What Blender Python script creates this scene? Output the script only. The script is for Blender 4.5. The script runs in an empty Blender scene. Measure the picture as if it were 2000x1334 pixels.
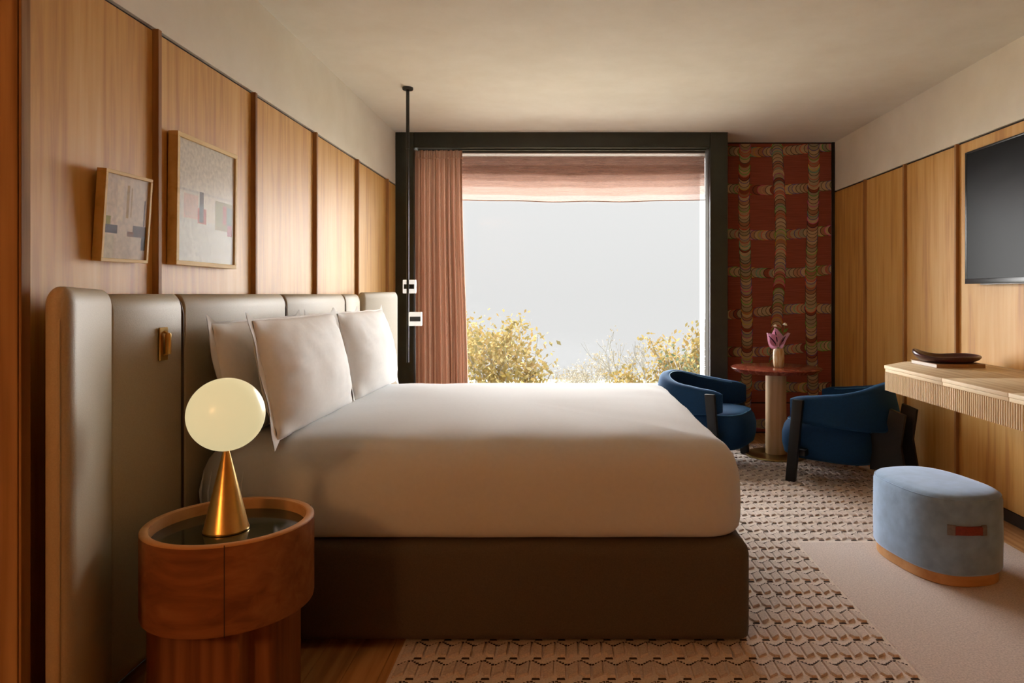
import bpy, bmesh, math, random
from mathutils import Vector, Matrix, noise
random.seed(7)
PI = math.pi
S = bpy.context.scene
COL = S.collection

# ------------------------------------------------------------------ camera
CZ = 1.27                                   # eye height
cam_d = bpy.data.cameras.new('camera'); cam = bpy.data.objects.new('camera', cam_d); COL.objects.link(cam)
cam.location = (0, 0, CZ); cam.rotation_euler = (PI/2, 0, 0)
cam_d.sensor_width = 36; cam_d.lens = 1362/2000*36
cam_d.shift_x = -0.0525; cam_d.shift_y = -0.046
cam_d.clip_start = 0.05; cam_d.clip_end = 300
S.camera = cam
# ------------------------------------------------------------------ sky, sun, exposure
W = bpy.data.worlds.new('overcast_sky'); S.world = W; W.use_nodes = True
nt = W.node_tree; nt.nodes.clear()
wo = nt.nodes.new('ShaderNodeOutputWorld'); bg = nt.nodes.new('ShaderNodeBackground')
tc = nt.nodes.new('ShaderNodeTexCoord'); sx = nt.nodes.new('ShaderNodeSeparateXYZ')
mr = nt.nodes.new('ShaderNodeMapRange'); mr.clamp = True           # overcast sky: brighter towards the zenith
mr.inputs[1].default_value = 0.0; mr.inputs[2].default_value = 1.0
mr.inputs[3].default_value = 0.80; mr.inputs[4].default_value = 1.2
nt.links.new(tc.outputs['Generated'], sx.inputs[0]); nt.links.new(sx.outputs['Z'], mr.inputs[0])
nt.links.new(mr.outputs[0], bg.inputs['Strength'])
bg.inputs['Color'].default_value = (0.995, 1.0, 0.99, 1)
nt.links.new(bg.outputs[0], wo.inputs[0])
sun_d = bpy.data.lights.new('sun', 'SUN'); sun = bpy.data.objects.new('sun', sun_d); COL.objects.link(sun)
SUN_EL, SUN_AZ = math.radians(15), math.radians(0)
sdir = Vector((-math.sin(SUN_AZ)*math.cos(SUN_EL), -math.cos(SUN_AZ)*math.cos(SUN_EL), -math.sin(SUN_EL)))
sun.rotation_euler = sdir.to_track_quat('-Z', 'Y').to_euler()
sun.location = (4, 12, 6)
sun_d.energy = 46.0; sun_d.angle = math.radians(140); sun_d.color = (1.0, 0.99, 0.97)
S.view_settings.view_transform = 'Standard'; S.view_settings.look = 'None'
S.view_settings.gamma = 1; S.view_settings.use_curve_mapping = False
S.view_settings.exposure = 0.0

# ------------------------------------------------------------------ materials
M = {}
class NB:
    def __init__(s, name):
        s.m = bpy.data.materials.new(name); s.m.use_nodes = True; s.t = s.m.node_tree
        s.t.nodes.clear(); s.o = s.t.nodes.new('ShaderNodeOutputMaterial'); M[name] = s.m
    def n(s, typ, **kw):
        x = s.t.nodes.new(typ)
        for k, v in kw.items():
            if k.startswith('i_'):
                key = k[2:].replace('_', ' ')
                x.inputs[int(key) if key.isdigit() else key].default_value = v
            else: setattr(x, k, v)
        return x
    def l(s, a, b): s.t.links.new(a, b)
    def coords(s, scale, kind='Object', rand=False):
        tc = s.n('ShaderNodeTexCoord'); mp = s.n('ShaderNodeMapping')
        mp.inputs['Scale'].default_value = scale
        src = tc.outputs[kind]
        if rand:
            oi = s.n('ShaderNodeObjectInfo'); ad = s.n('ShaderNodeVectorMath', operation='MULTIPLY_ADD')
            cb = s.n('ShaderNodeCombineXYZ')
            for k in range(3): s.l(oi.outputs['Random'], cb.inputs[k])
            s.l(cb.outputs[0], ad.inputs[0]); ad.inputs[1].default_value = (7.3, 5.1, 9.7); s.l(src, ad.inputs[2]); src = ad.outputs[0]
        s.l(src, mp.inputs[0]); return mp.outputs[0]
    def ramp(s, fac, stops):
        r = s.n('ShaderNodeValToRGB'); e = r.color_ramp.elements
        while len(e) < len(stops): e.new(0.5)
        for x, (p, c) in zip(e, stops): x.position = p; x.color = (*c, 1)
        s.l(fac, r.inputs[0]); return r.outputs[0]
    def bsdf(s, col=None, rough=0.5, **kw):
        b = s.n('ShaderNodeBsdfPrincipled'); b.inputs['Roughness'].default_value = rough
        if col is not None:
            if isinstance(col, tuple): b.inputs['Base Color'].default_value = (*col, 1)
            else: s.l(col, b.inputs['Base Color'])
        for k, v in kw.items(): b.inputs[k.replace('_', ' ')].default_value = v
        s.l(b.outputs[0], s.o.inputs[0]); return b
    def bump(s, b, h, strength, dist=0.01):
        bp = s.n('ShaderNodeBump'); bp.inputs['Strength'].default_value = strength; bp.inputs['Distance'].default_value = dist
        s.l(h, bp.inputs['Height']); s.l(bp.outputs[0], b.inputs['Normal'])

def wood(name, dark, mid, light, axis='z', rough=0.42, grain=1.0, rand=False, spec=0.2):
    x = NB(name); sc = {'x': (1.2, 26, 26), 'y': (26, 1.2, 26), 'z': (26, 26, 1.2)}[axis]
    co = x.coords(tuple(v*grain for v in sc), rand=rand)
    n1 = x.n('ShaderNodeTexNoise', i_Scale=1.0, i_Detail=6.0, i_Roughness=0.6, i_Distortion=0.6); x.l(co, n1.inputs[0])
    sc2 = {'x': (0.5, 5, 5), 'y': (5, 0.5, 5), 'z': (5, 5, 0.5)}[axis]
    co2 = x.coords(sc2, rand=rand)
    n2 = x.n('ShaderNodeTexWave', i_Scale=1.1, i_Distortion=7.0, i_Detail=3.0, i_Detail_Scale=1.6); x.l(co2, n2.inputs[0])
    mx = x.n('ShaderNodeMath', operation='MULTIPLY_ADD'); x.l(n2.outputs['Fac'], mx.inputs[0]); mx.inputs[1].default_value = 0.26
    m2 = x.n('ShaderNodeMath', operation='MULTIPLY'); x.l(n1.outputs['Fac'], m2.inputs[0]); m2.inputs[1].default_value = 0.9
    x.l(m2.outputs[0], mx.inputs[2])
    c = x.ramp(mx.outputs[0], [(0.28, dark), (0.55, mid), (0.85, light)])
    b = x.bsdf(c, rough+0.16); b.inputs['Specular IOR Level'].default_value = spec; x.bump(b, n1.outputs['Fac'], 0.12, 0.002); return x.m
wood('oak', (0.49, 0.22, 0.05), (0.68, 0.37, 0.095), (0.75, 0.47, 0.16), 'z', 0.34, rand=True, spec=0.42)
wood('oak_batten', (0.26, 0.12, 0.045), (0.38, 0.19, 0.075), (0.47, 0.26, 0.11), 'z', 0.45)
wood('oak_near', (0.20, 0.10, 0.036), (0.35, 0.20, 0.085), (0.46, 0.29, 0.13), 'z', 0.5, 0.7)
wood('oak_dark', (0.15, 0.052, 0.02), (0.24, 0.09, 0.033), (0.32, 0.135, 0.055), 'x', 0.4)
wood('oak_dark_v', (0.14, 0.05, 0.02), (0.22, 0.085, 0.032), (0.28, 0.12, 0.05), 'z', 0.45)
wood('oak_rim', (0.42, 0.2, 0.075), (0.52, 0.27, 0.11), (0.58, 0.33, 0.15), 'x', 0.4)
wood('oak_pale', (0.60, 0.44, 0.26), (0.74, 0.58, 0.37), (0.82, 0.68, 0.47), 'y', 0.42)
wood('oak_pale_v', (0.66, 0.50, 0.31), (0.78, 0.62, 0.42), (0.85, 0.71, 0.51), 'z', 0.5)
wood('oak_frame', (0.60, 0.38, 0.12), (0.74, 0.50, 0.18), (0.82, 0.58, 0.24), 'y', 0.4)
wood('oak_floor', (0.3, 0.14, 0.05), (0.44, 0.23, 0.09), (0.55, 0.32, 0.14), 'y', 0.4, rand=True)
wood('ash_post', (0.5, 0.34, 0.19), (0.6, 0.42, 0.25), (0.66, 0.49, 0.31), 'z', 0.42)

x = NB('plaster'); co = x.coords((1.6, 1.6, 1.6))
n1 = x.n('ShaderNodeTexNoise', i_Scale=2.0, i_Detail=8.0, i_Roughness=0.62); x.l(co, n1.inputs[0])
c = x.ramp(n1.outputs['Fac'], [(0.3, (0.80, 0.75, 0.64)), (0.7, (0.87, 0.83, 0.73))])
b = x.bsdf(c, 0.85); n2 = x.n('ShaderNodeTexNoise', i_Scale=14.0, i_Detail=6.0); x.l(co, n2.inputs[0]); x.bump(b, n2.outputs['Fac'], 0.18, 0.004)

def plain(name, col, rough=0.5, noise_s=0, amt=0.12, bump=0.0, **kw):
    x = NB(name)
    if noise_s:
        co = x.coords((noise_s,)*3); n1 = x.n('ShaderNodeTexNoise', i_Scale=1.0, i_Detail=5.0); x.l(co, n1.inputs[0])
        lo = tuple(v*(1-amt) for v in col); hi = tuple(min(1, v*(1+amt)) for v in col)
        b = x.bsdf(x.ramp(n1.outputs['Fac'], [(0.3, lo), (0.7, hi)]), rough, **kw)
        if bump: x.bump(b, n1.outputs['Fac'], bump, 0.002)
    else: b = x.bsdf(col, rough, **kw)
    return x.m
plain('leather_taupe', (0.40, 0.33, 0.215), 0.5, 260, 0.06, 0.25)
plain('leather_seam', (0.09, 0.06, 0.04), 0.6)
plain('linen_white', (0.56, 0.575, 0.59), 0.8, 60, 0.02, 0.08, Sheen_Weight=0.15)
plain('linen_pillow', (0.86, 0.845, 0.82), 0.8, 60, 0.02, 0.08, Sheen_Weight=0.15)
plain('linen_fold', (0.82, 0.80, 0.77), 0.8, 60, 0.02, 0.08)
plain('boxspring', (0.075, 0.055, 0.036), 0.8, 220, 0.15, 0.2)
plain('brass', (0.62, 0.40, 0.13), 0.28, 40, 0.05, Metallic=1.0)
plain('brass_olive', (0.36, 0.29, 0.11), 0.32, 30, 0.08, Metallic=1.0)
plain('bronze_frame', (0.022, 0.026, 0.018), 0.38, 8, 0.2)
plain('black_metal', (0.012, 0.013, 0.011), 0.35, 30, 0.1)
plain('black_leg', (0.008, 0.009, 0.012), 0.45, 30, 0.1, Specular_IOR_Level=0.3)
plain('velvet_blue', (0.004, 0.032, 0.095), 0.8, 90, 0.12, 0.05, Specular_IOR_Level=0.2, Sheen_Weight=0.35, Sheen_Roughness=0.35, Sheen_Tint=(0.12, 0.42, 0.8, 1))
plain('velvet_piping', (0.03, 0.15, 0.33), 0.6, 90, 0.1)
plain('velvet_grey', (0.21, 0.32, 0.46), 0.9, 18, 0.16, 0.05, Sheen_Weight=1.0, Sheen_Roughness=0.5, Sheen_Tint=(0.6, 0.75, 1, 1))
plain('leather_red', (0.2, 0.028, 0.02), 0.45, 120, 0.15, 0.2)
plain('leather_grey', (0.16, 0.15, 0.15), 0.5, 120, 0.15, 0.2)
plain('leather_wine', (0.055, 0.012, 0.012), 0.28, 60, 0.2, 0.1)
plain('smoked_glass', (0.035, 0.036, 0.02), 0.08, 5, 0.1)
plain('tv_screen', (0.004, 0.0045, 0.005), 0.35, 2, 0.1, Specular_IOR_Level=0.08)
plain('tv_bezel', (0.012, 0.012, 0.012), 0.3, 20, 0.1)
plain('paper_white', (0.74, 0.72, 0.68), 0.8, 80, 0.03)
plain('book_tan', (0.33, 0.2, 0.11), 0.6, 80, 0.1)
plain('stem_green', (0.12, 0.2, 0.03), 0.6, 50, 0.3)
plain('petal_pink', (0.80, 0.50, 0.62), 0.5, 60, 0.12, Subsurface_Weight=0.1)
plain('spadix', (0.035, 0.01, 0.03), 0.5, 60, 0.2)
plain('petal_white', (0.75, 0.72, 0.6), 0.7, 60, 0.1)
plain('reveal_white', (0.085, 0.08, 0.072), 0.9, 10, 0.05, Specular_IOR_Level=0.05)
plain('rug_plain', (0.56, 0.47, 0.42), 0.95, 150, 0.2, 0.6)
plain('rug_low', (0.66, 0.57, 0.50), 0.95, 200, 0.15, 0.6)
plain('rug_pile', (0.55, 0.46, 0.40), 0.95, 180, 0.18, 0.6)
plain('rug_hole', (0.045, 0.025, 0.017), 0.95, 90, 0.2)
plain('bark_hazed', (0.29, 0.275, 0.265), 0.9, 6, 0.2)  # outdoor haze and glare put into the bark colour
plain('ground_grass', (0.30, 0.29, 0.16), 0.95, 0.7, 0.3)
plain('bounce_stone', (0.66, 0.62, 0.54), 0.8, 3, 0.1)  # pale top of the added slab that bounces daylight indoors
plain('groove_dark', (0.03, 0.018, 0.01), 0.8, 20, 0.2)

x = NB('marble_red'); co = x.coords((9, 9, 9))
n1 = x.n('ShaderNodeTexNoise', i_Scale=1.2, i_Detail=9.0, i_Roughness=0.7, i_Distortion=2.2); x.l(co, n1.inputs[0])
x.bsdf(x.ramp(n1.outputs['Fac'], [(0.3, (0.09, 0.014, 0.008)), (0.52, (0.25, 0.055, 0.03)), (0.62, (0.34, 0.12, 0.07)), (0.75, (0.14, 0.025, 0.014))]), 0.16)
x = NB('onyx'); co = x.coords((14, 14, 5))
n1 = x.n('ShaderNodeTexNoise', i_Scale=1.3, i_Detail=7.0, i_Distortion=1.5); x.l(co, n1.inputs[0])
x.bsdf(x.ramp(n1.outputs['Fac'], [(0.35, (0.62, 0.55, 0.42)), (0.52, (0.55, 0.4, 0.2)), (0.68, (0.4, 0.17, 0.05))]), 0.3)

x = NB('curtain_cloth'); co = x.coords((240, 240, 90))
n1 = x.n('ShaderNodeTexNoise', i_Scale=1.0, i_Detail=3.0); x.l(co, n1.inputs[0])
cc = x.ramp(n1.outputs['Fac'], [(0.3, (0.62, 0.40, 0.29)), (0.7, (0.70, 0.48, 0.36))])
d = x.n('ShaderNodeBsdfDiffuse'); t = x.n('ShaderNodeBsdfTranslucent'); mxs = x.n('ShaderNodeMixShader', i_0=0.08)
x.l(cc, d.inputs[0]); x.l(cc, t.inputs[0]); x.l(d.outputs[0], mxs.inputs[1]); x.l(t.outputs[0], mxs.inputs[2]); x.l(mxs.outputs[0], x.o.inputs[0])

x = NB('sheer_blind'); co = x.coords((3, 3, 260))
n1 = x.n('ShaderNodeTexNoise', i_Scale=1.0, i_Detail=4.0); x.l(co, n1.inputs[0])
cc = x.ramp(n1.outputs['Fac'], [(0.3, (0.31, 0.205, 0.165)), (0.7, (0.40, 0.285, 0.24))])
d = x.n('ShaderNodeBsdfDiffuse'); t = x.n('ShaderNodeBsdfTranslucent'); m1 = x.n('ShaderNodeMixShader', i_0=0.6)
x.l(cc, d.inputs[0]); x.l(cc, t.inputs[0]); x.l(d.outputs[0], m1.inputs[1]); x.l(t.outputs[0], m1.inputs[2])
tr = x.n('ShaderNodeBsdfTransparent'); tr.inputs[0].default_value = (1, 0.95, 0.92, 1)
m2 = x.n('ShaderNodeMixShader', i_0=0.46); x.l(m1.outputs[0], m2.inputs[1]); x.l(tr.outputs[0], m2.inputs[2]); x.l(m2.outputs[0], x.o.inputs[0])

def glass(name, k, rough=0.02):
    x = NB(name); tr = x.n('ShaderNodeBsdfTransparent'); gl = x.n('ShaderNodeBsdfGlossy'); gl.inputs['Roughness'].default_value = rough
    lw = x.n('ShaderNodeFresnel', i_IOR=k); mx = x.n('ShaderNodeMixShader')
    x.l(lw.outputs[0], mx.inputs[0]); x.l(tr.outputs[0], mx.inputs[1]); x.l(gl.outputs[0], mx.inputs[2]); x.l(mx.outputs[0], x.o.inputs[0])
glass('pane_glass', 1.25); glass('picture_glass', 1.05, 0.2)

def emis(name, col, strength, base=(0.8, 0.75, 0.6)):
    x = NB(name); x.bsdf(base, 0.25, Emission_Color=(*col, 1), Emission_Strength=strength)
emis('globe_glass', (1.0, 0.85, 0.47), 0.62, (0.30, 0.27, 0.2))
emis('fill_paper', (1.0, 0.48, 0.18), 46, (0.8, 0.7, 0.5))  # glow of the added warm fill light behind the viewer
emis('lamp_glass', (1.0, 0.95, 0.86), 0.7, (0.5, 0.5, 0.46))

def colattr(name, rough, translucent=0.0, streak=None, gain=1.0):
    x = NB(name); a = x.n('ShaderNodeVertexColor', layer_name='Col'); c = a.outputs[0]
    if streak:
        co = x.coords(streak); n1 = x.n('ShaderNodeTexNoise', i_Scale=1.0, i_Detail=4.0); x.l(co, n1.inputs[0])
        r = x.ramp(n1.outputs['Fac'], [(0.3, (0.72,)*3), (0.7, (1.0,)*3)])
        mm = x.n('ShaderNodeMix', data_type='RGBA', blend_type='MULTIPLY'); mm.inputs[0].default_value = 1
        x.l(c, mm.inputs[6]); x.l(r, mm.inputs[7]); c = mm.outputs[2]
    if translucent:
        d = x.n('ShaderNodeBsdfDiffuse'); t = x.n('ShaderNodeBsdfTranslucent'); m1 = x.n('ShaderNodeMixShader', i_0=translucent)
        x.l(c, d.inputs[0]); x.l(c, t.inputs[0]); x.l(d.outputs[0], m1.inputs[1]); x.l(t.outputs[0], m1.inputs[2]); x.l(m1.outputs[0], x.o.inputs[0])
    else: x.bsdf(c, rough)
colattr('print_cloth', 0.85, streak=(20, 20, 420)); colattr('print_art', 0.7, streak=(60, 60, 60)); colattr('leaf', 0.8, 0.12)
x = NB('wallcloth'); co = x.coords((6, 6, 260))
n1 = x.n('ShaderNodeTexNoise', i_Scale=1.0, i_Detail=4.0); x.l(co, n1.inputs[0])
x.bsdf(x.ramp(n1.outputs['Fac'], [(0.3, (0.22, 0.048, 0.026)), (0.7, (0.32, 0.078, 0.046))]), 0.85)

# ------------------------------------------------------------------ object helpers
def new_obj(name, me, mat, parent=None):
    o = bpy.data.objects.new(name, me); COL.objects.link(o)
    if parent: o.parent = parent
    if mat is not None:
        for mm in (mat if isinstance(mat, (list, tuple)) else [mat]): me.materials.append(M[mm])
    return o
def from_bm(name, bm, mat, parent=None, smooth=False, angle=None):
    bmesh.ops.recalc_face_normals(bm, faces=bm.faces)
    me = bpy.data.meshes.new(name); bm.to_mesh(me); bm.free()
    if smooth:
        for p in me.polygons: p.use_smooth = True
        if angle is not None: me.set_sharp_from_angle(angle=math.radians(angle))
    return new_obj(name, me, mat, parent)
def tag(o, label, cat=None, group=None, kind=None):
    if label: o['label'] = label
    if cat: o['category'] = cat
    if group: o['group'] = group
    if kind: o['kind'] = kind
    return o
def empty(name, loc=(0, 0, 0), rz=0):
    o = bpy.data.objects.new(name, None); COL.objects.link(o); o.location = loc; o.rotation_euler = (0, 0, rz); o.empty_display_size = 0.1
    return o
def add_box(bm, lo, hi, bevel=0.0, seg=2):
    r = bmesh.ops.create_cube(bm, size=1); vs = r['verts']
    c = [(a+b)/2 for a, b in zip(lo, hi)]; d = [b-a for a, b in zip(lo, hi)]
    for v in vs: v.co = Vector((c[0]+v.co.x*d[0], c[1]+v.co.y*d[1], c[2]+v.co.z*d[2]))
    if bevel:
        es = list({e for v in vs for e in v.link_edges})
        bmesh.ops.bevel(bm, geom=es, offset=bevel, segments=seg, affect='EDGES', profile=0.5)
def box(name, lo, hi, mat, parent=None, bevel=0.0, seg=2):
    bm = bmesh.new(); add_box(bm, lo, hi, bevel, seg); return from_bm(name, bm, mat, parent, smooth=bool(bevel), angle=40)
def loft(rings, cap0=True, cap1=True, closed=True, bm=None):
    bm = bm or bmesh.new(); vr = [[bm.verts.new(p) for p in r] for r in rings]; n = len(rings[0])
    for a, b in zip(vr, vr[1:]):
        for i in range(n if closed else n-1):
            j = (i+1) % n; bm.faces.new((a[i], a[j], b[j], b[i]))
    if cap0: bm.faces.new(vr[0][::-1])
    if cap1: bm.faces.new(vr[-1])
    return bm
def lathe(prof, c=(0, 0, 0), n=48, bm=None, cap=True):
    """prof: (r, z) from the bottom axis to the top axis"""
    rings = [[Vector((c[0]+r*math.cos(2*PI*i/n), c[1]+r*math.sin(2*PI*i/n), c[2]+z)) for i in range(n)] for r, z in prof]
    return loft(rings, cap, cap, bm=bm)
def tube(pts, rad, n=8, bm=None):
    pts = [Vector(p) for p in pts]; rads = rad if isinstance(rad, (list, tuple)) else [rad]*len(pts); rings = []
    up = None
    for i, p in enumerate(pts):
        t = (pts[min(i+1, len(pts)-1)] - pts[max(i-1, 0)]).normalized()
        if up is None: up = Vector((0, 0, 1)) if abs(t.z) < 0.9 else Vector((1, 0, 0))
        a = t.cross(up).normalized(); b = a.cross(t); up = b
        rings.append([p + (a*math.cos(2*PI*k/n) + b*math.sin(2*PI*k/n))*rads[i] for k in range(n)])
    return loft(rings, bm=bm)
def rrect(cx, cy, hx, hy, r, k=8):
    r = max(min(r, hx, hy), 1e-4); out = []
    for qx, qy, a0 in ((1, 1, 0), (-1, 1, 90), (-1, -1, 180), (1, -1, 270)):
        for i in range(k+1):
            a = math.radians(a0 + 90*i/k); out.append((cx+qx*(hx-r)+r*math.cos(a), cy+qy*(hy-r)+r*math.sin(a)))
    return out
def superell(cx, cy, hx, hy, e, n=64, rot=0):
    out = []
    for i in range(n):
        a = 2*PI*i/n; c, s = math.cos(a), math.sin(a)
        x = hx*math.copysign(abs(c)**(2/e), c); y = hy*math.copysign(abs(s)**(2/e), s)
        out.append((cx+x*math.cos(rot)-y*math.sin(rot), cy+x*math.sin(rot)+y*math.cos(rot)))
    return out
def rounded(h, r, k=3):
    """soft box centred at 0 with half sizes h and per-axis corner radii r"""
    bm = bmesh.new(); bmesh.ops.create_cube(bm, size=2)
    bmesh.ops.subdivide_edges(bm, edges=list(bm.edges), cuts=2*k, use_grid_fill=True)
    for v in bm.verts:
        n = Vector([math.tan(q*PI/4*0.999) for q in v.co]).normalized()
        v.co = Vector([math.copysign(h[i]-r[i], v.co[i]) + n[i]*r[i] for i in range(3)])
    return bm
def place(bm, loc, rz=0, ry=0):
    mt = Matrix.Translation(loc) @ Matrix.Rotation(rz, 4, 'Z') @ Matrix.Rotation(ry, 4, 'Y')
    bmesh.ops.transform(bm, matrix=mt, verts=bm.verts); return bm
def prism(poly, axis, lo, hi, bevel=0.0):
    """poly: 2D points; axis 'y' -> (x,z) extruded in y, 'z' -> (x,y) extruded in z"""
    f = (lambda p, q: Vector((p[0], q, p[1]))) if axis == 'y' else (lambda p, q: Vector((p[0], p[1], q)))
    bm = loft([[f(p, lo) for p in poly], [f(p, hi) for p in poly]])
    if bevel: bmesh.ops.bevel(bm, geom=list(bm.edges), offset=bevel, segments=2, affect='EDGES', profile=0.5)
    return bm
def rebase(root):
    """children were modelled in room coordinates: move them into the root's own frame"""
    for o in COL.objects:
        if o.parent is root: o.data.transform(Matrix.Translation(-root.location))
def colour_mesh(name, verts, faces, cols, mat, parent=None):
    me = bpy.data.meshes.new(name); me.from_pydata(verts, [], faces); me.update()
    ca = me.color_attributes.new('Col', 'FLOAT_COLOR', 'CORNER'); data = []
    for p in me.polygons: data += [*cols[p.index], 1.0]*p.loop_total
    ca.data.foreach_set('color', data)
    return new_obj(name, me, mat, parent)

# ------------------------------------------------------------------ room shell
XL, XR, YB, YF, ZC = -1.464, 2.465, 6.39, 5.99, 2.664
YN = -2.6                                   # wall behind the camera
PT = 2.205                                  # top of the wood panelling
fl = box('floor', (-2.4, YN-0.1, -0.12), (XR+0.1, YB+0.1, -0.014), 'groove_dark'); tag(fl, 'oak plank floor around the rug', 'floor', kind='structure')
box('subfloor', (-2.4, YN-0.1, -0.0145), (XR, 1.15, 0.0), 'oak_dark', fl)
def planks(x0, x1, y0, y1, w):
    n = max(1, round((x1-x0)/w)); w = (x1-x0)/n
    for i in range(n):
        y = y0 - (random.random()*0.8 if y1-y0 > 1 else 0)
        while y < y1:
            L = 1.1 if y1-y0 > 1 else y1-y0; a, e = max(y, y0), min(y+L, y1)
            if e-a > 0.05: box('plank', (x0+i*w+0.0008, a+0.0008, -0.014), (x0+(i+1)*w-0.0008, e-0.0008, 0.0), 'oak_floor', fl, 0.0012, 1)
            y += L
planks(XL, -0.50, 1.15, 5.9, 0.12)
planks(2.16, XR, 1.15, 5.9, 0.105)
planks(XL, XR, 5.88, YB, 0.13)
planks(-0.50, 2.16, 1.15, 1.85, 0.12)
tag(box('ceiling', (-2.4, YN-0.1, ZC), (XR+0.1, YB+0.1, ZC+0.12), 'plaster'), 'cream textured plaster ceiling', 'ceiling', kind='structure')

def panelled_wall(name, label, sgn, xw, y0, y1, seams):
    wl = box(name, (min(xw+sgn*0.016, xw+sgn*0.12), y0, 0), (max(xw+sgn*0.016, xw+sgn*0.12), y1, ZC), 'groove_dark')
    tag(wl, label, 'wall', kind='structure')
    lo, hi = min(xw, xw+sgn*0.018), max(xw, xw+sgn*0.018)
    box('plaster_band', (lo, y0, PT+0.014), (hi, y1, ZC), 'plaster', wl)
    ys = [y0] + list(seams) + [y1]
    for a, c in zip(ys, ys[1:]):
        box('panel', (lo, a+0.002, 0.07), (hi, c-0.002, PT), 'oak', wl, 0.0015, 1)
    for s in seams:
        box('batten', (min(xw+sgn*0.002, xw-sgn*0.022), s-0.011, 0.07), (max(xw+sgn*0.002, xw-sgn*0.022), s+0.011, PT+0.006), 'oak_batten', wl, 0.002, 1)
    box('skirting', (min(xw+sgn*0.001, xw+sgn*0.012), y0, 0), (max(xw+sgn*0.001, xw+sgn*0.012), y1, 0.066), 'groove_dark', wl)
    return wl
lw = panelled_wall('wall_left', 'left wall of tall oak panels under a cream plaster band', -1, XL, 1.716, 6.5,
              [2.48, 3.253, 4.05, 4.865, 5.68])
rw = panelled_wall('wall_right', 'right wall of oak panels behind the television and desk', 1, XR, YN, YB,
              [0.38, 1.05, 1.72, 2.38, 3.04, 3.71, 4.377, 5.05, 5.72])
# near oak partition at the left edge of the view
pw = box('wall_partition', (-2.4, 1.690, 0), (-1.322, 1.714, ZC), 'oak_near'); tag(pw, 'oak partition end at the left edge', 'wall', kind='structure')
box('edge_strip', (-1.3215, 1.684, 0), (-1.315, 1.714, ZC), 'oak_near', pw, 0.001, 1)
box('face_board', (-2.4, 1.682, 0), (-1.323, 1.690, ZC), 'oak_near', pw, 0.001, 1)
tag(box('wall_entry', (-2.5, YN, 0), (-2.4, 1.68, ZC), 'oak_near'), 'oak wall of the entry side, out of view', 'wall', kind='structure')
tag(box('wall_rear', (-2.5, YN-0.1, 0), (XR+0.1, YN, ZC), 'oak_near'), 'oak wall behind the viewer', 'wall', kind='structure')

# ------------------------------------------------------------------ window wall
X0, X1, XO, ZT, ZS = -1.306, 1.240, 1.392, 2.532, 0.28
win = box('window_1', (X0, YF, 0.0), (X1, YB, ZS), 'bronze_frame'); tag(win, 'large window in a deep dark bronze frame', 'window', kind='structure')
box('jamb', (XL, YF, 0), (X0, YB+0.06, ZC), 'bronze_frame', win, 0.003, 1)
box('jamb', (X1, YF, 0), (XO, YB+0.06, ZC), 'bronze_frame', win, 0.003, 1)
box('head', (X0, YF, ZT), (X1, YB+0.06, ZC), 'bronze_frame', win, 0.003, 1)
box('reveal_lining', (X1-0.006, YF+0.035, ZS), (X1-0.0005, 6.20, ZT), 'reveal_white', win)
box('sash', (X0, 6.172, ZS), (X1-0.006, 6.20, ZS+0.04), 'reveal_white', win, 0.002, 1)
box('pane', (X0, 6.180, ZS+0.04), (X1-0.0065, 6.188, ZT), 'pane_glass', win)

# curtain
def curtain():
    root = empty('curtain', (-1.08, 6.075, 0.29))
    nx, nz = 420, 60; x0, x1t, x1b = -1.309, -0.888, -0.855; z0, z1 = 0.30, 2.522
    rnd = random.Random(3); ph = [rnd.uniform(-0.9, 0.9) for _ in range(30)]
    bm = bmesh.new(); g = []
    for j in range(nz+1):
        t = j/nz; z = z0+(z1-z0)*t; row = []
        amp = 0.05*(1-0.3*t) if z < 2.45 else 0.02
        xr = x1b+(x1t-x1b)*t
        for i in range(nx+1):
            u = i/nx; f = u*19
            k = int(f) % 30; w = f + 0.22*math.sin(f*0.9+1.3) + 0.06*math.sin(f*2.3+2.5*z)
            yy = 6.068 + amp*math.sin(2*PI*w)*(0.75+0.25*math.sin(ph[k]+f)) + 0.012*noise.noise((u*9, z*0.8, 1.3))
            if z > 2.45: yy += 0.006*math.sin(4*PI*w)
            xx = x0 + (xr-x0)*u + 0.006*math.sin(2*PI*w*0.5+z*1.1) + 0.010*(u**2)*math.sin(z*2.2)
            row.append(bm.verts.new((xx, yy, z)))
        g.append(row)
    for j in range(nz):
        for i in range(nx): bm.faces.new((g[j][i], g[j][i+1], g[j+1][i+1], g[j+1][i]))
    from_bm('cloth', bm, 'curtain_cloth', root, True)
    bm = bmesh.new()
    for i in range(17):
        xx = -1.275+i*0.0235; add_box(bm, (xx-0.008, 6.03, 2.444), (xx+0.008, 6.052, 2.456), 0.003, 1)
    o = from_bm('pleat_tack', bm, 'curtain_cloth', root, True); o['kind'] = 'stuff'
    box('track', (X0+0.02, 6.062, 2.522), (X1-0.02, 6.088, 2.531), 'bronze_frame', root)
    rebase(root)
    return tag(root, 'pleated dusty pink curtain drawn to the left of window', 'curtain')
curtain()
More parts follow.
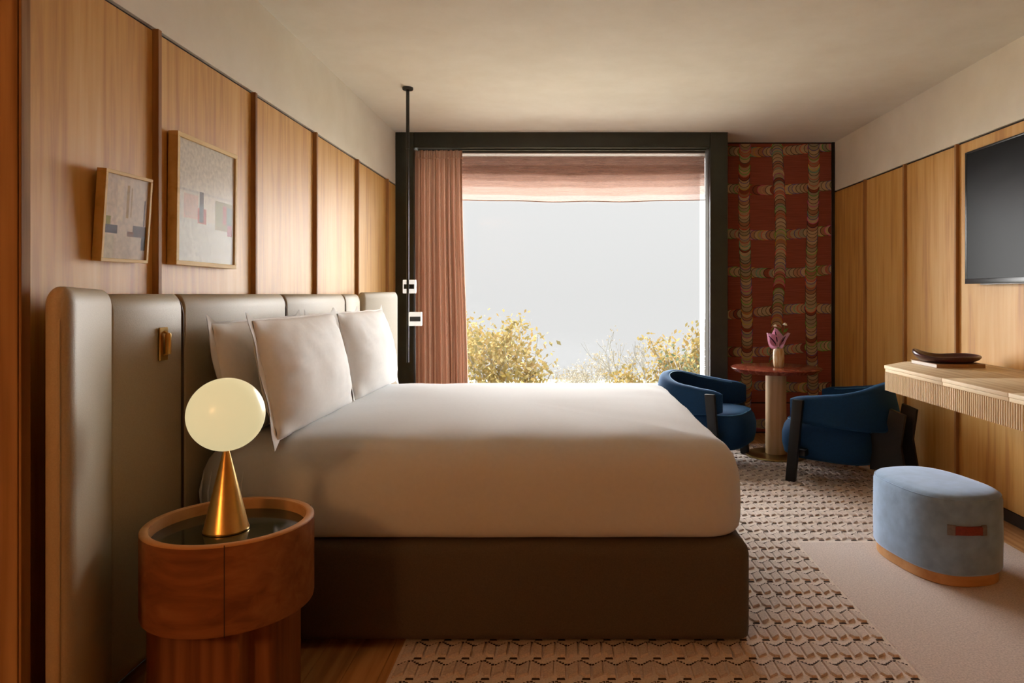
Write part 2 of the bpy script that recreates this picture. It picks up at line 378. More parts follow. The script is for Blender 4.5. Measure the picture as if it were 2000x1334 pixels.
# roman blind, thin cloth in staggered folds
def blind():
    root = empty('roman_blind', (0.17, 6.12, 2.10))
    for k, (zb, zt) in enumerate([(2.10, 2.53), (2.153, 2.488), (2.225, 2.486), (2.282, 2.484), (2.337, 2.482), (2.337, 2.41)]):
        yy = 6.125 + k*0.0075; nx = 60; rows = 9; bm = bmesh.new(); g = []
        for j in range(rows+1):
            t = j/rows
            g.append([bm.verts.new((-0.925+2.148*i/nx, yy+0.0025*math.sin(t*PI*2+k), zb+(zt-zb)*t - (1-t)*0.016*math.sin(PI*i/nx)*(1+0.25*math.sin(i*0.35+k)))) for i in range(nx+1)])
        for j in range(rows):
            for i in range(nx): bm.faces.new((g[j][i], g[j][i+1], g[j+1][i+1], g[j+1][i]))
        from_bm('fold' if k else 'front_cloth', bm, 'sheer_blind', root, True)
    pts = [(-0.925+2.148*i/60, 6.124, 2.10-0.016*math.sin(PI*i/60)*(1+0.25*math.sin(i*0.35))) for i in range(61)]
    from_bm('hem', tube(pts, 0.0042, 6), 'curtain_cloth', root, True)
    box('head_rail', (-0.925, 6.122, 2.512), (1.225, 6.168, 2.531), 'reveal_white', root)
    rebase(root)
    return tag(root, 'sheer pink roman blind gathered at the window top', 'blind')
blind()

# right part of the back wall: printed cloth panels
wb = box('wall_back', (XO, YB+0.012, 0), (XR+0.1, YB+0.12, ZC), 'groove_dark'); tag(wb, 'back wall covered in red woven print cloth', 'wall', kind='structure')
ZJ = CZ-0.995
WX0, WX1 = XO+0.002, 2.435
box('cloth_panel', (WX0, YB, ZJ+0.006), (WX1, YB+0.02, ZC-0.012), 'wallcloth', wb, 0.002, 1)
box('cloth_panel', (WX0, YB, 0.012), (WX1, YB+0.02, ZJ-0.006), 'wallcloth', wb, 0.002, 1)
box('corner_strip', (2.437, YB-0.006, 0), (XR-0.001, YB+0.02, ZC-0.001), 'black_metal', wb)
def wall_print():
    V, F, C = [], [], []
    tan = [(0.50, 0.35, 0.19), (0.45, 0.345, 0.19), (0.38, 0.31, 0.18), (0.40, 0.18, 0.09), (0.26, 0.06, 0.032), (0.55, 0.39, 0.21), (0.33, 0.30, 0.19), (0.46, 0.24, 0.13)]
    wt = [6, 5, 4, 3, 2, 6, 2, 3]; rnd = random.Random(11); layer = [0]
    def clip(poly):
        return [(min(max(px, WX0+0.003), WX1-0.003), min(max(pz, 0.02), ZC-0.016)) for px, pz in poly]
    def blob(cx, cz, rx, rz, col):
        for q, (s, cc) in enumerate(((1.0, tuple(v*rnd.choice([0.22, 0.3, 0.3, 1.25]) for v in col)), (0.88, col))):
            layer[0] += 1; y = YB - 0.0004 - 0.0000075*layer[0]; b = len(V); n = 22
            P = [(cx+rx*s*math.cos(2*PI*i/n), cz+rz*s*math.sin(2*PI*i/n)) for i in range(n)]
            if max(abs(p[1]-ZJ) for p in P) < 0.02: return
            for px, pz in clip(P): V.append((px, y, pz))
            F.append(tuple(range(b, b+n))[::-1]); C.append(cc)
    px2x = lambda p: (p-1105)/213.15; py2z = lambda p: CZ+(575-p)/213.15
    for row in (292, 367, 455, 530, 608, 682, 755, 830):
        p = 1419
        seq = []
        while p < 1636: seq.append(p); p += rnd.uniform(6.5, 9.5)
        for p in seq:
            blob(px2x(p), py2z(row + 4*math.sin(p*0.02+row) - (p-1520)*0.03), 0.056, 0.047, rnd.choices(tan, wt)[0])
    for ci, (pc, up) in enumerate(((1456, 1), (1519, -1), (1586, 1))):
        p = 846; seq = []
        while p > 276: seq.append(p); p -= rnd.uniform(4.5, 8.5)
        if up < 0: seq = seq[::-1]
        for p in seq:
            off = 3*math.sin(p*0.012+ci*2) + (3*math.sin((p-276)/95.0) if ci == 1 else 0)
            blob(px2x(pc+off), py2z(p), 0.053, 0.050, rnd.choices(tan, wt)[0])
    o = colour_mesh('printed_rings', V, F, C, 'print_cloth', wb); o['kind'] = 'stuff'
wall_print()

# ------------------------------------------------------------------ outside: ground and trees
tag(box('ground_outside', (-70, 9, -8.3), (70, 76, -8.0), 'ground_grass'), 'grassy ground far below the window', 'ground', kind='structure')
tag(box('bounce_ledge', (-6, YB+0.13, -0.3), (7, 9.2, 0.1), 'bounce_stone'), 'added unseen light-bouncing ledge outside below the window', 'reflector', kind='structure')  # added out of view to bounce daylight up to the ceiling
def tree(name, label, px, d, ztop, spread, leafcols, nleaf, leafsize, seed, bark='bark_hazed', depth=5, group='trees outside the window'):
    rnd = random.Random(seed); x = (px-1105)/1362*d; root = empty(name, (x, d, -8.0)); h = ztop+8.0
    tips = []; bm = bmesh.new()
    def grow(p, dr, L, r, lev):
        q = p+dr*L; mid = (p+q)/2 + Vector((rnd.uniform(-1, 1), rnd.uniform(-1, 1), 0))*L*0.06
        tube([p, mid, q], [r, r*0.85, r*0.68], 5 if lev < 2 else 3, bm)
        if lev >= 2: tips.append(mid); tips.append(q)
        if lev >= depth: return
        for k in range(3 if lev < 4 else 2):
            a = rnd.uniform(0, 2*PI); tilt = rnd.uniform(0.35, 0.75)
            side = Vector((math.cos(a), math.sin(a), 0))
            nd = (dr*math.cos(tilt)+side*math.sin(tilt)*spread+Vector((0, 0, 0.12))).normalized()
            grow(q, nd, L*rnd.uniform(0.62, 0.82), r*0.62, lev+1)
    L0 = h*0.36
    grow(Vector((0, 0, 0)), Vector((rnd.uniform(-.05, .05), rnd.uniform(-.05, .05), 1)).normalized(), L0, h*0.014, 0)
    mz = max(t.z for t in tips); k = h/mz
    bmesh.ops.scale(bm, vec=(k, k, k), verts=bm.verts); tips = [t*k for t in tips]
    o = from_bm('branches', bm, bark, root); o['kind'] = 'stuff'
    if nleaf:
        V, F, C = [], [], []
        for i in range(nleaf):
            t = rnd.choice(tips); c = t+Vector((rnd.gauss(0, 1), rnd.gauss(0, 1), rnd.gauss(0, 1)))*leafsize*2.0
            a = Vector((rnd.uniform(-1, 1), rnd.uniform(-1, 1), rnd.uniform(-1, 1))).normalized()
            b = a.cross(Vector((rnd.uniform(-1, 1), rnd.uniform(-1, 1), rnd.uniform(-1, 1)))).normalized(); s = leafsize*rnd.uniform(0.6, 1.3); n = len(V)
            V += [c-a*s, c-b*s*0.55, c+a*s, c+b*s*0.55]; F.append((n, n+1, n+2, n+3))
            q = rnd.choice(leafcols); f = rnd.uniform(0.8, 1.15); C.append(tuple(min(1, v*f) for v in q))
        o = colour_mesh('foliage', V, F, C, 'leaf', root); o['kind'] = 'stuff'
    tag(root, label, 'tree', group)
YEL = [(0.34, 0.25, 0.09), (0.37, 0.29, 0.13), (0.27, 0.225, 0.10), (0.38, 0.265, 0.11)]  # yellows paled: haze is put into the leaf colours
PAL = [(0.33, 0.28, 0.20), (0.32, 0.29, 0.25), (0.29, 0.27, 0.25)]  # greyed leaves, with haze and glare in the colour
GRN = [(0.10, 0.13, 0.08), (0.14, 0.16, 0.10), (0.17, 0.17, 0.10)]
tree('autumn_tree', 'full yellow-leaved tree beside the pink curtain', 962, 21, 0.55, 0.95, YEL, 5200, 0.085, 5)
tree('autumn_tree', 'yellow-leaved tree behind the blue chair back, lower right of window', 1300, 24, -0.9, 1.15, YEL, 5200, 0.085, 9)
tree('autumn_tree', 'yellow tree rising against the right window jamb', 1385, 23, 0.1, 0.9, YEL, 4200, 0.085, 14)
tree('bare_tree', 'small grey almost bare tree at window centre bottom', 1125, 36, -2.2, 0.9, PAL, 900, 0.07, 21)
tree('bare_tree', 'tall thin bare grey tree right of window centre', 1278, 30, -0.2, 0.75, PAL, 500, 0.07, 33)
tree('bare_tree', 'low twiggy bare tree between the centre and the tall bare one', 1200, 33, -1.4, 0.95, PAL, 1000, 0.07, 41)
tree('green_tree', 'green-leaved branch tips high at the right window edge', 1432, 17, 1.35, 0.75, GRN, 2200, 0.07, 52)

# ------------------------------------------------------------------ rug
def rug():
    root = empty('rug', (0.82, 3.6, 0)); RX0, RX1, RY0, RY1 = -0.587, 2.23, 1.3, 5.9
    PX, PY = 1.175, 3.59                        # corner of the plain field
    bm = bmesh.new(); add_box(bm, (RX0, RY0, 0.0005), (RX1, RY1, 0.007), 0.003, 1)
    place(bm, -root.location); from_bm('base_weave', bm, 'rug_low', root)
    bm = bmesh.new(); add_box(bm, (PX, RY0+0.01, 0.0005), (RX1-0.002, PY-0.05, 0.0125), 0.004, 2)
    place(bm, -root.location); from_bm('plain_field', bm, 'rug_plain', root)
    V, F, I = [], [], []
    def piece(poly, zb, zt, mi, ins):
        n = len(poly); b = len(V); cx = sum(p[0] for p in poly)/n; cy = sum(p[1] for p in poly)/n
        for p in poly: V.append((p[0], p[1], zb))
        for p in poly:
            dx, dy = p[0]-cx, p[1]-cy; L = math.hypot(dx, dy); k = max(0, 1-ins/L); V.append((cx+dx*k, cy+dy*k, zt))
        F.append(tuple(range(b+n, b+2*n))); I.append(mi)
        for i in range(n): j = (i+1) % n; F.append((b+i, b+j, b+n+j, b+n+i)); I.append(mi)
    P, R = 0.083, 0.129; rnd = random.Random(2); lx, ly = root.location.x, root.location.y
    nx = int((RX1-RX0-0.02)/P); ny = int((RY1-RY0)/R)
    for j in range(ny):
        for i in range(nx):
            x = RX0+0.012+i*P; y = RY1-0.01-(j+1)*R
            if x+P*0.5 > PX and y < PY-0.06: continue
            if x < 0.45 and y > 2.62 and y < 4.2: continue
            x -= lx; y -= ly; w = 0.0345; s = 0.030; jt = lambda: rnd.uniform(-0.0015, 0.0015)
            zt = 0.0145+rnd.uniform(-0.001, 0.001)
            a0 = x+0.0015
            piece([(a0+jt(), y+0.012), (a0+w, y+0.012+s*0.75+jt()), (a0+w, y+R-0.012), (a0+jt(), y+R-0.012-s)], 0.005, zt, 0, 0.006)
            b0 = x+P/2+0.0015
            piece([(b0+jt(), y+0.020+s*0.7), (b0+w*0.45, y+0.018+jt()), (b0+w, y+0.018), (b0+w, y+R-0.012-s+jt()), (b0, y+R-0.012)], 0.005, zt, 0, 0.006)
            # dark openings of the weave
            piece([(b0+0.004, y+0.006), (b0+w-0.002, y+0.006), (b0+w-0.004, y+0.0165), (b0+0.006, y+0.0165)], 0.006, 0.0086, 1, 0.0005)
            for q in range(4):
                t = (q+0.5)/4
                for (ax, ay, ex, ey) in ((a0-0.002, y+R-0.004-s, a0+w+0.004, y+R-0.004), (b0-0.001, y+R-0.002, b0+w+0.004, y+R-0.004-s)):
                    cx, cy = ax+(ex-ax)*t, ay+(ey-ay)*t; h = 0.0046*rnd.uniform(0.75, 1.15)
                    piece([(cx-h, cy-h), (cx+h, cy-h*0.7), (cx+h, cy+h), (cx-h, cy+h*0.8)], 0.006, 0.0088, 1, 0.0004)
    me = bpy.data.meshes.new('cable_relief'); me.from_pydata(V, [], F); me.update()
    o = new_obj('cable_relief', me, ['rug_pile', 'rug_hole'], root); me.polygons.foreach_set('material_index', I); o['kind'] = 'stuff'
    tag(root, 'beige pink rug with cable relief and a plain field under bed', 'rug')
rug()

# ------------------------------------------------------------------ headboard
HX = -1.37
def headboard():
    root = empty('headboard', (HX-0.04, 3.38, 0)); top = 1.272
    def pad(y0, y1, parent_name='pad', rot=0.0, base=None, rx=0.05, ry=0.016, x0=XL+0.024, x1=HX, tp=top, name='pad'):
        h = ((x1-x0)/2, (y1-y0)/2, tp/2-0.03)
        bm = rounded(h, (min(rx, h[0]*0.98), ry, 0.06), 4)
        place(bm, ((x0+x1)/2, (y0+y1)/2, tp/2+0.03)); place(bm, -root.location)
        return from_bm(name, bm, 'leather_taupe', root, True)
    for a, c in ((2.10, 2.498), (2.502, 3.418), (3.422, 4.338), (4.342, 4.655)): pad(a, c)
    # wings, hinged at the two ends and turned into the room
    for nm, hy, ang, sgn, L in (('wing', 2.095, 22, -1, 0.44), ('wing', 4.66, 17.5, 1, 0.46)):
        th = 0.062; top2 = top+0.012
        bm = rounded((th/2, L/2, top2/2-0.03), (th/2*0.96, 0.04, 0.05), 5)
        for v in bm.verts:                        # slight puff of the upholstery
            t = (v.co.y/(L/2))
            if v.co.x > 0: v.co.x += 0.008*(1-t*t)
            if v.co.z > top2/2-0.1: v.co.z += 0.010*max(0, sgn*t)**3
        bmesh.ops.translate(bm, vec=(-th/2, sgn*(L/2+0.004), top2/2+0.03), verts=bm.verts)
        a = math.radians(ang)*(1 if sgn < 0 else -1)
        mt = Matrix.Translation((HX+0.012, hy, 0)) @ Matrix.Rotation(a, 4, 'Z')
        bmesh.ops.transform(bm, matrix=mt, verts=bm.verts); place(bm, -root.location)
        w = from_bm(nm, bm, 'leather_taupe', root, True)
        if sgn < 0:
            pts = [mt @ Vector((-th*0.42, -L-0.0035, 0.06)), mt @ Vector((-th*0.42, -L-0.004, 0.6)), mt @ Vector((-th*0.42, -L-0.004, 1.20)), mt @ Vector((-th*0.42, -L+0.012, 1.262))]
            bm = tube([p-root.location for p in pts], 0.0028, 6); from_bm('piping', bm, 'leather_taupe', w, True)
    for s in (2.5, 3.42, 4.34):                   # stitched welt in each seam
        pts = [(HX-0.003, s, 0.1), (HX-0.003, s, 1.20), (HX-0.012, s, 1.238), (HX-0.03, s, 1.262), (HX-0.05, s, 1.268)]
        bm = tube([Vector(p)-root.location for p in pts], 0.004, 6); from_bm('welt', bm, 'leather_seam', root, True)
    tag(root, 'tall taupe leather headboard with angled wings', 'headboard')
headboard()
def reading_light():
    y, z = 2.365, 1.102; root = empty('reading_light', (HX+0.002, y, z))
    bm = bmesh.new(); add_box(bm, (0.0, -0.024, -0.056), (0.006, 0.024, 0.056), 0.0015, 1); from_bm('backplate', bm, 'brass', root, True, 30)
    bm = lathe([(0.0001, -0.036), (0.0085, -0.034), (0.0095, -0.028), (0.0095, 0.030), (0.0075, 0.036), (0.0001, 0.038)], (0.018, 0.004, 0), 20); from_bm('light_tube', bm, 'brass', root, True, 40)
    for s in (-0.032, 0.034):
        from_bm('bracket', tube([(0.004, 0.0, s*1.2), (0.010, 0.002, s*1.15), (0.018, 0.004, s)], 0.004, 8), 'brass', root, True)
    tag(root, 'small brass swivel reading light on the headboard', 'wall light')
reading_light()

# ------------------------------------------------------------------ bed
BY0, BY1, BXH, BXF = 2.5, 4.345, HX+0.006, 0.657
def bed():
    cx, cy = (BXH+BXF)/2, (BY0+BY1)/2; root = empty('bed', (cx, cy, 0)); L = root.location
    bm = loft([[Vector((p[0], p[1], z))-L for p in rrect(cx+0.004, cy, (BXF-BXH)/2+0.005-i, (BY1-BY0)/2+0.006-i, 0.05, 6)] for i, z in
               ((0.012, 0.032), (0.002, 0.037), (0.0, 0.06), (0.0, 0.33), (0.004, 0.352), (0.018, 0.372), (0.05, 0.383), (0.3, 0.384))])
    from_bm('box_base', bm, 'boxspring', root, True, 60)
    for yy in (2.58, 4.26):
        for xx in (-1.2, 0.48):
            bm = bmesh.new(); add_box(bm, (xx-0.04, yy-0.04, 0.0145 if xx > 0 else 0.0), (xx+0.04, yy+0.04, 0.034)); place(bm, -L); from_bm('foot', bm, 'black_metal', root)
    def ring(i, z, n=28, wav=0.0):
        pts = rrect(cx, cy, (BXF-BXH)/2-i, (BY1-BY0)/2-i, max(0.14-i*0.6, 0.02), 8); out = []
        for e, (a, b) in enumerate(zip(pts, pts[1:]+pts[:1])):
            m = n if e % 9 == 8 else 1
            for q in range(m): t = q/m; out.append((a[0]+(b[0]-a[0])*t, a[1]+(b[1]-a[1])*t))
        res = []
        for p in out:
            w = wav*noise.noise((p[0]*5, p[1]*5, z*6)); v = Vector((p[0], p[1], z+w*0.6))
            dx, dy = p[0]-cx, p[1]-cy; v.x += w*dx*0.6; v.y += w*dy*0.6
            res.append(v-L)
        return res
    prof = [(0.10, 0.384, 0), (0.045, 0.385, 0.004), (0.018, 0.394, 0.006), (0.006, 0.41, 0.006), (0.0, 0.44, 0.005), (-0.002, 0.50, 0.005), (0.0, 0.56, 0.006), (0.006, 0.615, 0.008),
            (0.022, 0.66, 0.01), (0.048, 0.693, 0.01), (0.082, 0.716, 0.01), (0.13, 0.731, 0.01), (0.20, 0.740, 0.01), (0.32, 0.746, 0.01), (0.50, 0.750, 0.01), (0.70, 0.752, 0.008), (0.90, 0.752, 0)]
    bm = loft([ring(i, z, wav=w) for i, z, w in prof])
    from_bm('mattress', bm, 'linen_white', root, True)
    # gathered folds of the duvet at the foot corner and the head end
    bm = bmesh.new()
    for k in range(6):
        p = [(BXH+0.05+0.028*k, 2.499+0.006*max(0, 3-k), 0.46+0.01*k), (BXH+0.045+0.03*k, 2.4985+0.006*max(0, 3-k), 0.56), (BXH+0.055+0.03*k, 2.506+0.006*max(0, 3-k), 0.63)]
        tube([Vector(q)-L for q in p], [0.001, 0.005, 0.001], 6, bm)
    o = from_bm('cover_gathers', bm, 'linen_white', root, True); o['kind'] = 'stuff'
    tag(root, 'wide bed with white duvet cover on a dark brown base', 'bed')
bed()

def pillow(label, y, x, z, hw, hh, T, lean, yaw=0.0, seed=0, flange=0.034):
    """stands on its long edge at (x, y, z), faces +X and leans back"""
    root = empty('pillow', (x, y, z)); rnd = random.Random(seed); n = 36
    bm = bmesh.new(); tilt = Matrix.Rotation(-lean, 4, 'Y') @ Matrix.Rotation(yaw, 4, 'Z')
    def pos(u, v, s):
        a = max(0, 1-abs(u)**2.4); b = max(0, 1-abs(v)**2.4); t = T*(a*b)**0.55
        yy = u*hw*(1-0.02*(1-v*v)*abs(u)**2); zz = hh + v*hh*(1-0.012*(1-u*u)*(1 if v > 0 else 0.2))
        zz += 0.010*noise.noise((u*2.1+seed, v*2, 1))*(v > 0)
        w = 0.006*noise.noise((u*2.6+seed*3.1, v*2.6, s*2+seed)) + 0.006*noise.noise((u*7+seed, v*5, s))
        edge = (1-abs(u))*(1-abs(v)); crease = 0.007*math.sin(14*u*v+seed)*max(0, abs(u*v)-0.25)
        return Vector((s*(t+w*min(1, edge*5)+crease), yy, zz))
    for s in (1, -1):
        g = [[bm.verts.new(pos(math.sin((i/n-0.5)*PI), math.sin((j/n-0.5)*PI), s)) for i in range(n+1)] for j in range(n+1)]
        for j in range(n):
            for i in range(n): bm.faces.new((g[j][i], g[j][i+1], g[j+1][i+1], g[j+1][i]))
    bmesh.ops.remove_doubles(bm, verts=bm.verts, dist=1e-4)
    bmesh.ops.transform(bm, matrix=tilt, verts=bm.verts); from_bm('cushion', bm, 'linen_pillow', root, True)
    # open flange of the pillowcase around the edge
    bm = bmesh.new(); rings = []
    m = 40; per = [(-1+2*i/m, -1) for i in range(m)] + [(1, -1+2*i/m) for i in range(m)] + [(1-2*i/m, 1) for i in range(m)] + [(-1, 1-2*i/m) for i in range(m)]
    for k, ex in enumerate((-0.012, 0.3, 0.7, 1.0)):
        r = []
        for q, (u, v) in enumerate(per):
            p = pos(u, v, 1); p.x = 0
            d = Vector((0, u if abs(u) > 0.999 else 0, v if abs(v) > 0.999 else 0))
            fl = flange*(1.0 if abs(u) > 0.999 else 0.22 if v > 0 else 0.12)
            p += d*fl*ex + Vector((ex*(0.004*math.sin(v*6+seed*2)+0.003*math.sin(u*7+seed)), 0, 0)); r.append(p)
        rings.append(r)
    for off in (0.0012, -0.0012):
        vr = [[bm.verts.new(p+Vector((off, 0, 0))) for p in r] for r in rings]; c = len(per)
        for a, b in zip(vr, vr[1:]):
            for i in range(c): bm.faces.new((a[i], a[(i+1) % c], b[(i+1) % c], b[i]))
    bmesh.ops.transform(bm, matrix=tilt, verts=bm.verts); from_bm('flange', bm, 'linen_fold', root, True)
    tag(root, label, 'pillow', 'white pillows against the headboard')
PZ = 0.735
pillow('white pillow at the back, near side, against the leather headboard', 2.93, -1.215, PZ+0.005, 0.40, 0.215, 0.072, 0.17, 0, 1)
pillow('white pillow at the back, far side, mostly hidden', 3.88, -1.215, PZ+0.005, 0.41, 0.215, 0.072, 0.17, 0, 4)
pillow('white pillow in front, near side, beside the globe lamp', 2.975, -1.05, PZ+0.004, 0.440, 0.222, 0.09, 0.21, 0, 2)
pillow('white pillow in front, far side, toward the window', 3.90, -1.05, PZ+0.004, 0.425, 0.222, 0.09, 0.21, 0, 3)

# ------------------------------------------------------------------ nightstand and globe lamp
NX, NY = -0.995, 2.07
def nightstand():
    root = empty('nightstand', (NX, NY, 0)); R = 0.234
    body = from_bm('drum_body', lathe([(0.001, 0.356), (R-0.012, 0.356), (R-0.002, 0.360), (R, 0.370), (R, 0.597), (R-0.004, 0.601), (R-0.02, 0.601), (R-0.022, 0.596), (R-0.022, 0.566), (0.001, 0.566)], n=96), 'oak_dark', root, True, 40)
    from_bm('rim', lathe([(R-0.0222, 0.585), (R-0.0222, 0.6015), (R-0.018, 0.6035), (R-0.004, 0.6035), (R-0.0005, 0.600), (R-0.0005, 0.597)], n=96, cap=False), 'oak_rim', root, True, 50)
    from_bm('inner_band', lathe([(R-0.0235, 0.567), (R-0.0235, 0.5995), (R-0.0222, 0.5995)], n=96, cap=False), 'oak_rim', root, True, 50)
    from_bm('glass_inset', lathe([(0.001, 0.5662), (R-0.025, 0.5662), (R-0.025, 0.570), (R-0.026, 0.571), (0.001, 0.571)], n=96), 'smoked_glass', root, True, 40)
    for ang in (-68, 38):                          # joints of the drawer front
        a = math.radians(ang); bm = bmesh.new(); add_box(bm, (R-0.004, -0.0011, 0.357), (R+0.0006, 0.0011, 0.602)); place(bm, (0, 0, 0), a); from_bm('drawer_joint', bm, 'groove_dark', root)
    from_bm('leg_slab', prism(rrect(-0.055, -0.06, 0.135, 0.055, 0.02, 4), 'z', 0.0, 0.357), 'oak_dark_v', root, True, 40)
    from_bm('leg_slab', prism(rrect(0.095, 0.06, 0.055, 0.11, 0.02, 4), 'z', 0.0, 0.357), 'oak_dark_v', root, True, 40)
    tag(root, 'round reddish oak drum nightstand with a smoked glass top', 'nightstand')
nightstand()
def globe_lamp():
    root = empty('table_lamp', (NX-0.012, NY-0.002, 0.571))
    from_bm('cone_base', lathe([(0.001, 0.0), (0.060, 0.0), (0.0635, 0.002), (0.0635, 0.006), (0.062, 0.008), (0.009, 0.236), (0.0085, 0.240), (0.001, 0.241)], n=64), 'brass', root, True, 35)
    R = 0.1075; c = 0.241+R-0.005
    prof = [(0.001, c-R)] + [(R*math.sin(PI*k/32), c-R*math.cos(PI*k/32)) for k in range(1, 32)] + [(0.001, c+R)]
    from_bm('globe', lathe(prof, n=64), 'globe_glass', root, True)
    tag(root, 'lit milky globe lamp on a brass cone base', 'lamp')
globe_lamp()

# ------------------------------------------------------------------ pictures on the left wall
def picture(label, y0, y1, z0, z1, th, bar, tilt, art, seed, roll=0):
    cy, cz = (y0+y1)/2, (z0+z1)/2; root = empty('framed_picture', (XL+0.001+th*0.0, cy, z0)); hw, H = (y1-y0)/2, z1-z0
    rx = Matrix.Rotation(tilt, 4, 'Y') @ Matrix.Rotation(roll, 4, 'X')
    def part(name, lo, hi, mat, bev=0.0):
        bm = bmesh.new(); add_box(bm, lo, hi, bev, 1); bmesh.ops.transform(bm, matrix=rx, verts=bm.verts); return from_bm(name, bm, mat, root)
    part('frame_bar', (0, -hw, 0), (th, hw, bar), 'oak_frame', 0.001); part('frame_bar', (0, -hw, H-bar), (th, hw, H), 'oak_frame', 0.001)
    part('frame_bar', (0, -hw, bar), (th, -hw+bar, H-bar), 'oak_frame', 0.001); part('frame_bar', (0, hw-bar, bar), (th, hw, H-bar), 'oak_frame', 0.001)
    part('print_paper', (0.004, -hw+bar, bar), (th-0.009, hw-bar, H-bar), 'paper_white')
    V, F, C = [], [], []
    for k, (u0, v0, u1, v1, col) in enumerate(art):
        col = tuple(min(0.92, v*1.4) for v in col) if min(col) > 0.3 else col; n = len(V); iw, ih = 2*(hw-bar), H-2*bar; x = th-0.0088+k*0.00004
        for u, v in ((u0, v0), (u1, v0), (u1, v1), (u0, v1)): V.append(rx @ Vector((x, -hw+bar+u*iw, bar+v*ih)))
        F.append((n, n+1, n+2, n+3)); C.append(col)
    colour_mesh('abstract_print', V, F, C, 'print_art', root)
    part('glazing', (th-0.006, -hw+bar, bar), (th-0.0045, hw-bar, H-bar), 'picture_glass')
    tag(root, label, 'picture', 'framed abstract prints on the oak wall')
ART1 = [(0, 0, 1, 1, (0.58, 0.5, 0.42)), (0.05, 0, 0.3, 0.9, (0.6, 0.5, 0.4)), (0.28, 0.45, 0.42, 0.95, (0.66, 0.57, 0.46)), (0.5, 0.5, 0.56, 0.9, (0.55, 0.38, 0.18)), (0.6, 0.52, 0.63, 0.88, (0.56, 0.42, 0.25)),
        (0.0, 0.30, 0.32, 0.40, (0.1, 0.075, 0.1)), (0.06, 0.4, 0.16, 0.5, (0.42, 0.38, 0.1)), (0.68, 0.28, 1.0, 0.42, (0.14, 0.08, 0.085)), (0.55, 0.28, 0.7, 0.34, (0.25, 0.1, 0.06)), (0.9, 0.12, 1.0, 0.3, (0.14, 0.14, 0.18)), (0.93, 0.4, 0.95, 0.75, (0.15, 0.13, 0.2)), (0, 0, 0.25, 0.28, (0.56, 0.5, 0.38))]
ART2 = [(0, 0, 1, 1, (0.62, 0.58, 0.5)), (0, 0, 1, 0.35, (0.58, 0.58, 0.53)), (0.02, 0.58, 1, 0.6, (0.5, 0.47, 0.42)), (0.1, 0.36, 0.34, 0.56, (0.58, 0.42, 0.35)), (0.33, 0.33, 0.48, 0.46, (0.6, 0.14, 0.08)), (0.36, 0.34, 0.43, 0.6, (0.12, 0.07, 0.07)),
        (0.64, 0.3, 0.98, 0.56, (0.42, 0.34, 0.17)), (0.66, 0.34, 0.78, 0.54, (0.4, 0.36, 0.16)), (0.79, 0.36, 0.86, 0.53, (0.5, 0.12, 0.08)), (0.87, 0.34, 0.97, 0.52, (0.24, 0.26, 0.2)), (0.88, 0.26, 0.97, 0.36, (0.45, 0.06, 0.08))]
picture('small square oak framed abstract print leaning from the wall', 2.15, 2.392, 1.376, 1.664, 0.030, 0.011, 0.07, ART1, 1, 0.012)
picture('larger upright oak framed abstract print right of the small one', 2.556, 3.022, 1.380, 1.872, 0.036, 0.017, 0.012, ART2, 2)

# ------------------------------------------------------------------ hanging pole light
def pole_light():
    px_, y = -1.065, 4.70; root = empty('pole_light', (px_, y, 0.811))
    z = lambda v: v-0.811
    from_bm('canopy', lathe([(0.001, z(2.648)), (0.034, z(2.648)), (0.036, z(2.651)), (0.036, z(2.6635)), (0.001, z(2.6635))], n=32), 'black_metal', root, True, 40)
    from_bm('upper_tube', tube([(0, 0, z(2.25)), (0, 0, z(2.65))], 0.0115, 14), 'black_metal', root, True, 40)
    from_bm('pole', tube([(0, 0, 0), (0, 0, z(2.26))], 0.0085, 14), 'black_metal', root, True, 40)
    for zz, dx, dy, rz in ((1.323, 0.0, 0.055, 0), (1.105, 0.054, -0.01, 0.06)):
        h = bmesh.new(); add_box(h, (-0.043, -0.02, -0.046), (0.043, 0.02, 0.046), 0.004, 2); place(h, (dx, dy, z(zz)), rz)
        hd = from_bm('lamp_head', h, 'lamp_glass', root, True, 40)
        h = bmesh.new(); add_box(h, (-0.034, -0.026, -0.016), (0.036, 0.026, 0.016), 0.002, 1); place(h, (dx, dy, z(zz)), rz); from_bm('clamp_band', h, 'black_metal', hd, True, 40)
        from_bm('arm', tube([(0, 0, z(zz)), (dx*0.5, dy*0.7, z(zz))], 0.007, 10), 'black_metal', root, True, 40)
    tag(root, 'slim black ceiling pole with two small white lamp heads', 'pole light')
pole_light()

# ------------------------------------------------------------------ pedestal table, vase, flowers
TX, TY = 1.642, 5.45
def side_table():
    root = empty('pedestal_table', (TX, TY, 0.014))
    z = lambda v: v-0.014
    from_bm('base_disc', lathe([(0.001, 0.0), (0.228, 0.0), (0.231, 0.003), (0.229, 0.012), (0.20, 0.016), (0.001, 0.017)], n=64), 'brass_olive', root, True, 40)
    from_bm('column', lathe([(0.001, 0.017), (0.077, 0.017), (0.0785, 0.02), (0.0785, z(0.663)), (0.001, z(0.664))], n=48), 'ash_post', root, True, 40)
    from_bm('marble_top', lathe([(0.001, z(0.664)), (0.285, z(0.664)), (0.315, z(0.668)), (0.342, z(0.695)), (0.3425, z(0.700)), (0.338, z(0.702)), (0.001, z(0.702))], n=96), 'marble_red', root, True, 25)
    tag(root, 'round red marble pedestal table on a wooden column', 'table')
side_table()
def vase():
    root = empty('vase', (TX+0.015, TY-0.02, 0.702))
    from_bm('vase_body', lathe([(0.001, 0), (0.030, 0.0), (0.036, 0.004), (0.041, 0.03), (0.0435, 0.075), (0.042, 0.12), (0.037, 0.146), (0.034, 0.149), (0.031, 0.146), (0.03, 0.11), (0.001, 0.10)], n=40), 'onyx', root, True, 50)
    tag(root, 'small onyx vase on the red marble table', 'vase')
